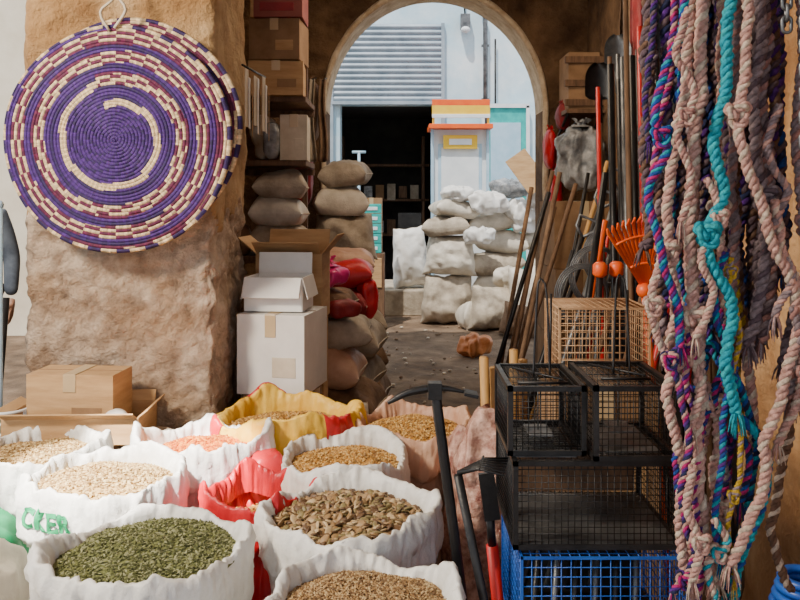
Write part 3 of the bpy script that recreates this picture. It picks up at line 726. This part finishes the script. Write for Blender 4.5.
for i in range(3):
    b=B(); c0=(.86+.10*i,3.75+.15*i,1.05+.08*i)
    for k in range(4): b.tube([(c0[0]+(.11+.006*k)*math.cos(2*pi*j/28),c0[1]+.012*k,c0[2]+(.13+.006*k)*math.sin(2*pi*j/28)) for j in range(28)],.004,steel,5,closed=True)
    b.build('steel_wire_coil')
b=B(); b.box((1.42,6.35,2.18),(.30,.5,.03),wood2); b.box((1.42,6.35,2.42),(.24,.36,.44),card2); b.box((1.42,6.16,2.4),(.3,.03,.05),wood2); b.box((1.42,6.16,2.58),(.3,.03,.05),wood2); b.box((1.42,6.16,2.25),(.3,.03,.05),wood2)
b.tube([(1.29,6.69,1.95),(1.29,6.15,2.16)],.012,iron,6); b.tube([(1.55,6.69,1.95),(1.55,6.15,2.16)],.012,iron,6); b.build('wall_shelf_crate')
lump('grey_plastic_bundle',1.36,6.0,1.56,.36,.3,.50,greyplastic,0,130,e=.7,tied=True,crease=3)
for i,(x,z,h,m) in enumerate(((1.20,1.75,.32,redsack),(1.24,1.40,.36,redsack),(1.30,2.05,.22,darkred))): lump('red_cloth_bundle',x,6.4,z,.11,.2,h,m,0,131+i,e=.8,tied=True,crease=2)
for i,(z,d,h,m) in enumerate(((0,.8,.5,card2),(.505,.7,.5,card2),(1.01,.6,.48,card2))): carton('cardboard_box',1.32,6.0,z,.44,d,h,0,m)
lump('dark_tarp_bundle',1.33,5.0,0,.34,.6,.9,brownsack,0,133)
for i in range(3):
    b=B(); x=1.40+.04*i; y=4.9-.12*i
    def cl(u,v,x=x,y=y,i=i): return (min(1.54,x+.09*(u-.5)*(1+.4*v)),y+.05*math.sin(u*9+i)+.02*math.sin(v*5+i),2.75-(.55+.1*(i%3))*v)
    b.grid(cl,12,12,[brownsack,darkred,greyplastic][i]); b.tube([(x,y,2.74),(x+.02,y,3.4)],.005,iron,6); b.build('hanging_cloth',solid=.003)

b=B()
b.tube([(.215,2.02,0),(.15,1.99,.55),(.085,1.95,1.04)],.0135,iron,10)
P=catmull([(-.03,1.95,1.005),(.02,1.95,1.03),(.085,1.95,1.042),(.13,1.95,1.038),(.165,1.95,1.03)],.012)
b.tube(P,[.0035+.007*math.sin(pi*min(1,(i+1)/len(P))) for i in range(len(P))],iron,8)
b.box((.172,1.95,1.028),(.035,.05,.008),iron,RY(12)); b.box((.085,1.95,1.036),(.034,.032,.04),iron)
b.build('mattock',.002)
b=B()
b.tube([(.31,1.91,0),(.22,1.89,.45),(.135,1.86,.86)],.011,iron,10); b.tube([(.31,1.91,0),(.262,1.90,.25)],.017,redp,10)
for k in range(7):
    b.tube([(.135,1.86,.865),(.18+.004*k,1.83+.012*k,.885),(.235+.004*k,1.80+.020*k,.88)],[.006,.004,.0025],iron,6)
b.tube([(.18,1.825,.885),(.20,1.92,.885)],.003,iron,6)
b.build('hand_cultivator')
b=B(); b.tube([(.30,2.08,0),(.235,2.04,.62)],.016,redp,10); b.tube([(.235,2.04,.62),(.228,2.03,.70)],.011,iron,8); b.box((.226,2.025,.75),(.04,.012,.12),iron,RY(-8)); b.build('garden_trowel')
lump('clear_plastic_bag',.27,2.55,0,.20,.3,.84,clearbag,0,140,crease=4,e=.7); lump('clear_plastic_bag',.22,2.86,0,.14,.22,.70,clearbag,0,141,crease=4,e=.7)

# ------------------------------------------------------------ cages
def cage(name,x0,x1,y0,y1,z0,z1,m,sp=.014,fr=.006,wr=.0011,top=True,extra=None):
    b=B()
    P=[(x,y,z) for x in (x0,x1) for y in (y0,y1) for z in (z0,z1)]
    for i in range(8):
        for j in range(i+1,8):
            if sum(abs(P[i][k]-P[j][k])>1e-6 for k in range(3))==1:
                a,c=V(P[i]),V(P[j]); mid=(a+c)/2; s=[abs(c[k]-a[k])+2*fr for k in range(3)]
                b.box(mid,s,m)
    def rng(a,c):
        n=max(2,int((c-a)/sp)); return [a+(c-a)*k/n for k in range(1,n)]
    for y in (y0,y1):
        for x in rng(x0,x1): b.tube([(x,y,z0),(x,y,z1)],wr,m,4)
        for z in rng(z0,z1): b.tube([(x0,y,z),(x1,y,z)],wr,m,4)
    for x in (x0,x1):
        for y in rng(y0,y1): b.tube([(x,y,z0),(x,y,z1)],wr,m,4)
        for z in rng(z0,z1): b.tube([(x,y0,z),(x,y1,z)],wr,m,4)
    for z in ((z0,z1) if top else (z0,)):
        for x in rng(x0,x1): b.tube([(x,y0,z),(x,y1,z)],wr,m,4)
        for y in rng(y0,y1): b.tube([(x0,y,z),(x1,y,z)],wr,m,4)
    if extra: extra(b)
    return b.build(name)
def trap_extra(cx,z):
    def f(b):
        b.tube(catmull([(cx-.012,2.0,z),(cx-.002,2.02,z+.14),(cx+.006,2.03,z+.235),(cx+.018,2.03,z+.24),(cx+.026,2.02,z+.2),(cx+.03,2.0,z)],.02),.003,iron,6)
        b.tube([(cx+.045,2.08,z),(cx+.05,2.09,z+.2)],.003,iron,6)
        b.tube([(cx-.06,1.93,z+.004),(cx+.06,1.93,z+.004)],.004,iron,6); b.tube([(cx-.05,2.1,z+.004),(cx+.05,1.94,z+.01)],.003,iron,6)
        b.box((cx,2.02,z-.165),(.15,.24,.003),steel)
        b.box((cx,2.0,z-.13),(.06,.10,.003),steel); b.tube([(cx,2.0,z),(cx,2.0,z-.13)],.002,steel,6)
    return f
cage('wire_rat_trap',.262,.436,1.90,2.16,.90,1.052,iron,extra=trap_extra(.345,1.055))
cage('wire_rat_trap',.456,.645,1.86,2.14,.90,1.062,iron,extra=trap_extra(.545,1.065))
def tray(b):
    b.box((.46,2.03,.695),(.38,.32,.003),steel); b.box((.46,2.19,.79),(.36,.004,.17),wood2)
cage('wire_animal_cage',.270,.655,1.87,2.20,.69,.885,iron,sp=.015,extra=tray)
cage('blue_wire_basket',.282,.67,1.85,2.2,.43,.672,bluewire,sp=.022,wr=.0014,fr=.0028,extra=lambda b:(b.box((.475,2.03,.436),(.37,.33,.004),iron),b.box((.475,2.19,.55),(.37,.004,.22),iron)))
b=B()
for i in range(6): b.tube(catmull([(.32+.05*i,1.95,.455),(.34+.05*i,2.0,.55+.01*i),(.36+.05*i,2.08,.62),(.33+.06*i,2.15,.46)],.02),.008,[iron,steel][i%2],6)
b.build('coiled_hose_bundle')
carton('cardboard_box',.47,2.03,0,.40,.34,.415,0,card2)
cage('rusty_wire_cage',.50,.78,2.5,2.75,.93,1.16,rust,sp=.022,wr=.0014,fr=.003)
carton('cardboard_box',.64,2.62,0,.32,.30,.46,0,card2); carton('cardboard_box',.64,2.62,.465,.32,.30,.455,0,card2)

# ------------------------------------------------------------ ropes
def rmat(n,c,k=.5): return M(n,c,tuple(x*k for x in c),90,.9,1.0,300,dist=.005)
pinkr=rmat('pale_pink_yarn',(.68,.38,.32)); pinkr2=rmat('dusty_pink_yarn',(.46,.22,.19)); whiter=rmat('cream_yarn',(.76,.60,.47))
tealr=rmat('teal_yarn',(.005,.38,.50)); tealr2=rmat('light_teal_yarn',(.02,.48,.56)); bluer=rmat('blue_yarn',(.006,.07,.36)); purr=rmat('purple_yarn',(.10,.015,.24)); magr=rmat('magenta_yarn',(.56,.008,.18)); greyr=rmat('mauve_grey_yarn',(.33,.245,.26)); greyr2=rmat('dark_mauve_yarn',(.15,.095,.115)); must=rmat('mustard_yarn',(.60,.38,.02)); brn=rmat('brown_yarn',(.20,.105,.065)); navy=rmat('navy_yarn',(.012,.018,.08))
def strands(b,C,R,mats,ns,pitch,phase=0):
    k=len(C); nrm=None; fr=[]; s=0
    for i in range(k):
        t=(C[min(i+1,k-1)]-C[max(i-1,0)]).normalized()
        if nrm is None: nrm=t.orthogonal().normalized()
        else:
            nrm=nrm-t*nrm.dot(t); nrm.normalize()
        if i: s+=(C[i]-C[i-1]).length
        fr.append((C[i],nrm.copy(),t.cross(nrm),s))
    for q in range(ns):
        pts=[];rad=[]
        for (c,n_,bn,s_) in fr:
            a=2*pi*s_/pitch+2*pi*q/ns+phase
            pts.append(c+(n_*math.cos(a)+bn*math.sin(a))*R*.58)
            rad.append(R*(.60 if ns<=3 else .5)*(1+.18*math.sin(s_*2*pi/(R*1.3)+q*2)))
        b.tube(pts,rad,mats[q%len(mats)],6)
# rope rack plane: u,v measured in units of 2.125 mm, u right of X=-.85, v below z=1.925
def H(u,v,y): return V((-.85+u*.002125,y,1.925-v*.002125))
def rope(name,uv,y,R,mats,ns=3,pitch=None,knots=(),end=True,amp=.012,seed=0):
    b=B(); P=[]
    for i,(u,v) in enumerate(uv): P.append(H(u,v,y+amp*1.5*nz(i*1.7,seed,0)))
    C=catmull(P,.0035)
    C=[c+V((nz(c.z*9,seed,1)*amp+nz(c.z*26,seed,2)*.006,nz(c.z*9,seed,5)*amp,0)) for c in C]
    pitch=pitch or R*4.4
    strands(b,C,R,mats,ns,pitch)
    for (u,v) in knots:
        tgt=H(u,v,y); c=min(C,key=lambda q:(q-tgt).length)+V((0,-.004,0)); K=[]; s=R*1.15
        for j in range(91):
            t=2*pi*j/90
            K.append(c+V(((math.sin(t)+2*math.sin(2*t))*s*.62,math.sin(3*t)*s*.9,(math.cos(t)-2*math.cos(2*t))*s*.62)))
        strands(b,K,R*.85,mats,ns,pitch)
    if end:
        e=C[-1]
        for j in range(14):
            dx,dy=random.uniform(-1,1)*R*1.8,random.uniform(-1,1)*R*1.6
            b.tube([e+V((0,0,.01)),e+V((dx*.7,dy*.7,-.015)),e+V((dx,dy,-.03-.02*random.random()))],[R*.25,R*.2,R*.10],mats[j%len(mats)],5)
    return b.build(name)
TOPV=-60
RP=[
([(672,TOPV),(668,30),(652,80),(642,120),(655,150),(640,185),(646,240),(662,300),(668,340)],1.62,.012,[purr,magr,bluer,tealr],4,[(655,135)]),
([(668,340),(655,352),(668,385),(676,430),(668,480),(680,540),(660,575)],1.62,.010,[purr,magr,pinkr,navy],4,[(652,352),(668,560)]),
([(714,TOPV),(712,20),(706,80),(698,140),(702,190),(690,225),(696,262),(712,300),(706,350),(716,400)],1.60,.0145,[tealr,tealr2,tealr],3,[(690,232)]),
([(716,400),(738,420),(750,450),(742,500),(724,545),(718,600)],1.62,.012,[tealr,bluer,tealr],3,[]),
([(684,TOPV),(680,60),(668,150),(662,230),(668,300),(662,380),(672,450),(676,560)],1.66,.014,[pinkr,whiter,pinkr],3,[(664,250)]),
([(694,TOPV),(690,60),(684,150),(680,230),(684,300),(690,380),(686,440),(694,520),(702,570)],1.64,.0155,[pinkr,whiter,pinkr],3,[(684,315)]),
([(704,TOPV),(702,60),(694,150),(690,260),(700,330),(704,420),(698,500),(690,560)],1.70,.014,[pinkr,pinkr2,whiter],3,[]),
([(728,TOPV),(724,60),(716,120),(728,180),(750,240),(772,290),(768,350),(744,420),(736,480),(708,540)],1.59,.0135,[pinkr,whiter,pinkr],3,[(722,120)]),
([(722,TOPV),(716,100),(712,200),(722,290),(740,350),(752,420),(742,470)],1.68,.013,[pinkr2,pinkr,whiter],3,[(712,210)]),
([(740,TOPV),(736,80),(730,160),(736,250),(728,330),(722,420),(730,500)],1.70,.013,[greyr,pinkr2,greyr],3,[]),
([(748,TOPV),(746,60),(742,140),(752,220),(748,300),(735,340)],1.64,.015,[greyr,greyr2,greyr],3,[(748,200)]),
([(762,TOPV),(760,90),(764,170),(772,230),(762,300),(756,340)],1.68,.015,[greyr,pinkr2,greyr2],3,[(768,240)]),
([(780,TOPV),(784,60),(778,140),(786,210),(796,270),(786,330),(772,390)],1.62,.014,[greyr,greyr,pinkr2],3,[(788,225)]),
([(796,TOPV),(800,80),(794,170),(800,250),(790,300),(772,360)],1.66,.015,[greyr,greyr,greyr2],3,[]),
([(812,TOPV),(808,90),(812,180),(806,280),(815,350)],1.62,.015,[greyr2,brn,greyr],3,[]),
([(730,TOPV),(734,70),(738,150),(746,220),(744,300)],1.76,.014,[greyr2,purr,greyr],3,[]),
([(752,TOPV),(754,90),(750,200),(756,300),(762,340)],1.78,.015,[brn,greyr,brn],3,[]),
([(770,TOPV),(774,90),(778,200),(770,290)],1.76,.015,[greyr2,greyr,greyr],3,[]),
([(788,TOPV),(790,110),(784,220),(792,320)],1.78,.015,[brn,purr,greyr2],3,[]),
([(700,TOPV),(704,100),(708,200),(700,290),(692,380)],1.78,.014,[pinkr2,greyr,pinkr],3,[]),
([(690,TOPV),(688,100),(676,200),(690,290),(712,330),(730,370)],1.74,.011,[bluer,tealr,purr],3,[]),
([(692,355),(705,340),(722,360),(736,400),(746,440),(738,500),(722,560),(712,620)],1.65,.010,[bluer,tealr,navy],3,[(692,355)]),
([(718,255),(712,290),(722,330),(716,380),(722,440),(714,500),(716,560)],1.61,.007,[must,greyr,must],3,[(716,268),(714,480)]),
([(676,TOPV),(672,60),(658,130),(652,200),(660,260)],1.70,.010,[magr,pinkr,purr],3,[]),
([(664,300),(680,330),(676,380),(690,420),(684,480),(692,540),(684,590)],1.64,.009,[magr,purr,pinkr],3,[(678,345)]),
([(650,250),(642,290),(648,330),(662,360),(676,352),(688,380),(680,420)],1.63,.011,[pinkr,whiter,pinkr],3,[(650,300)]),
([(700,380),(712,420),(706,470),(716,520),(704,570)],1.66,.013,[pinkr,whiter,pinkr],3,[(704,400),(710,500)]),
([(752,200),(762,250),(780,300),(776,380),(756,430)],1.60,.011,[pinkr,whiter,pinkr],3,[]),
([(722,300),(726,350),(720,400),(728,450),(722,510)],1.70,.010,[purr,magr,navy],3,[(724,440)]),
([(736,280),(742,330),(736,380),(742,430)],1.70,.009,[must,brn,must],3,[]),
([(708,250),(700,300),(712,360),(708,430),(700,480),(706,540)],1.62,.009,[purr,tealr,bluer],3,[(706,370)]),
([(792,200),(786,260),(792,330),(784,380)],1.6,.010,[purr,magr,greyr2],3,[]),
([(656,TOPV),(656,40),(648,90),(652,140)],1.72,.009,[navy,purr,greyr2],3,[]),
([(768,300),(774,330),(782,350),(776,372),(784,400)],1.58,.012,[greyr,greyr,pinkr2],3,[(778,362)]),
([(676,450),(670,490),(682,520),(676,560)],1.60,.011,[pinkr,whiter,pinkr],3,[(680,520)]),
([(676,380),(700,395),(690,430),(668,450),(676,500),(692,530)],1.66,.009,[magr,bluer,purr],3,[(690,430)]),
([(722,360),(704,380),(716,420),(736,440),(728,490)],1.64,.009,[bluer,navy,magr],3,[]),
([(688,180),(700,215),(684,250),(694,290),(678,330)],1.60,.010,[pinkr,whiter,pinkr],3,[(692,215)]),
([(758,110),(744,150),(762,190),(750,235),(768,270),(756,310)],1.60,.010,[greyr,pinkr,greyr],3,[]),
([(694,500),(706,520),(690,545),(700,575)],1.60,.010,[pinkr,tealr,whiter],3,[(698,530)]),
([(672,20),(660,60),(676,100),(662,140),(674,180),(664,220)],1.60,.010,[pinkr,pinkr2,whiter],3,[(668,120)]),
]
for k in range(16):
    u=666+k*9.8; L=250+rd.random()*110
    RP.append(([(u,TOPV),(u+rd.uniform(-8,8),60),(u+rd.uniform(-10,10),150),(u+rd.uniform(-10,10),230),(u+rd.uniform(-10,10),L)],1.84,.017,[[greyr2,brn,greyr2],[brn,greyr2,greyr],[navy,greyr2,purr],[greyr2,bluer,navy]][k%4],3,[]))
for i,(uv,y,R,mt,ns,kn) in enumerate(RP):
    rope('hanging_rope',uv,y,R*.74,mt,ns,None,kn,True,.010,i)
b=B(); b.tube([(.50,1.66,2.055),(1.02,1.66,2.055)],.012,iron,10); b.tube([(.50,1.84,2.055),(1.02,1.84,2.055)],.012,iron,10)
for x in (.55,.95): b.tube([(x,1.66,2.06),(x,1.66,2.3),(1.03,1.66,2.3)],.008,iron,8)
for i in range(14):
    xx=.55+.032*i; b.tube([(xx,1.60,2.045),(xx,1.62,2.075),(xx,1.70,2.075),(xx,1.78,2.045)],.008,greyr,6)
b.build('rope_hanging_rail')
for (u0,y0,nl) in ((768,1.545,21),(756,1.565,10)):
    b=B()
    for i in range(nl):
        z=2.05-i*.023; c=V((-.85+u0*.002125,y0,z)); pts=[]
        for j in range(16):
            t=2*pi*j/16; a,h_=.009*math.cos(t),.009*math.sin(t)+math.copysign(.007,math.sin(t))
            pts.append(c+(V((a,0,h_)) if i%2 else V((a*.3,a,h_))))
        b.tube(pts,.0036,steel,6,closed=True)
    b.build('steel_chain')
b=B()
for i in range(7):
    b.tube([(.93+.002*i+(.075-.004*i)*math.cos(2*pi*j/24),1.86+(.075-.004*i)*math.sin(2*pi*j/24),.50+.02*i) for j in range(24)],.010,bluewire,6,closed=True)
b.build('blue_cord_coil')
simple('wooden_stool',[((.92,1.86,.47),(.17,.24,.03),wood2)]+[((.92+dx,1.86+dy,.23),(.03,.03,.45),wood2) for dx in (-.06,.06) for dy in (-.09,.09)],.004)
rope('brown_hanging_rope',[(806,400),(796,450),(786,500),(780,540),(790,580),(802,600)],1.74,.009,[brn,whiter,brn],3,None,(),False,.006,77)

# ------------------------------------------------------------ lights, world, camera
w=bpy.data.worlds.new('sky'); S.world=w; w.use_nodes=True
bg=w.node_tree.nodes['Background']; bg.inputs[0].default_value=(.84,.91,1.0,1); bg.inputs[1].default_value=1.5
def area(name,loc,tgt,size,e,c):
    l=bpy.data.lights.new(name,'AREA'); l.shape='RECTANGLE'; l.size=size[0]; l.size_y=size[1]; l.energy=e; l.color=c
    o=bpy.data.objects.new(name,l); o.location=loc; o.rotation_euler=(V(tgt)-V(loc)).to_track_quat('-Z','Y').to_euler(); S.collection.objects.link(o)
area('passage_fill',(.3,4.9,3.3),(.2,5.3,0),(1.0,1.0),36,(1,.78,.55))  # added fill light to lift the covered passage, no fixture here
area('stall_fill',(-2.6,1.0,3.2),(-.1,2.7,1.0),(.6,.6),215,(1,.87,.69))  # added soft key over the sacks and pillar, not a real fixture
l=bpy.data.lights.new('sun_shaft','SPOT'); l.energy=4200; l.spot_size=math.radians(13); l.spot_blend=.2; l.shadow_soft_size=.03; l.color=(1,.95,.86)
o=bpy.data.objects.new('sun_shaft',l); o.location=(-1.7,.6,3.55); o.rotation_euler=(V((-.90,2.60,.65))-V((-1.7,.6,3.55))).to_track_quat('-Z','Y').to_euler(); S.collection.objects.link(o)
l=bpy.data.lights.new('sun','SUN'); l.energy=5.2; l.angle=.02; l.color=(1,.94,.85)
o=bpy.data.objects.new('sun',l); o.rotation_euler=V((.25,.5,-1)).to_track_quat('-Z','Y').to_euler(); S.collection.objects.link(o); o.location=(0,0,8)

cam=bpy.data.cameras.new('camera'); cam.lens=36; cam.sensor_width=36; cam.shift_y=-.125; cam.clip_start=.05
co=bpy.data.objects.new('camera',cam); co.location=(0,0,1.5); co.rotation_euler=(pi/2,0,0); S.collection.objects.link(co); S.camera=co
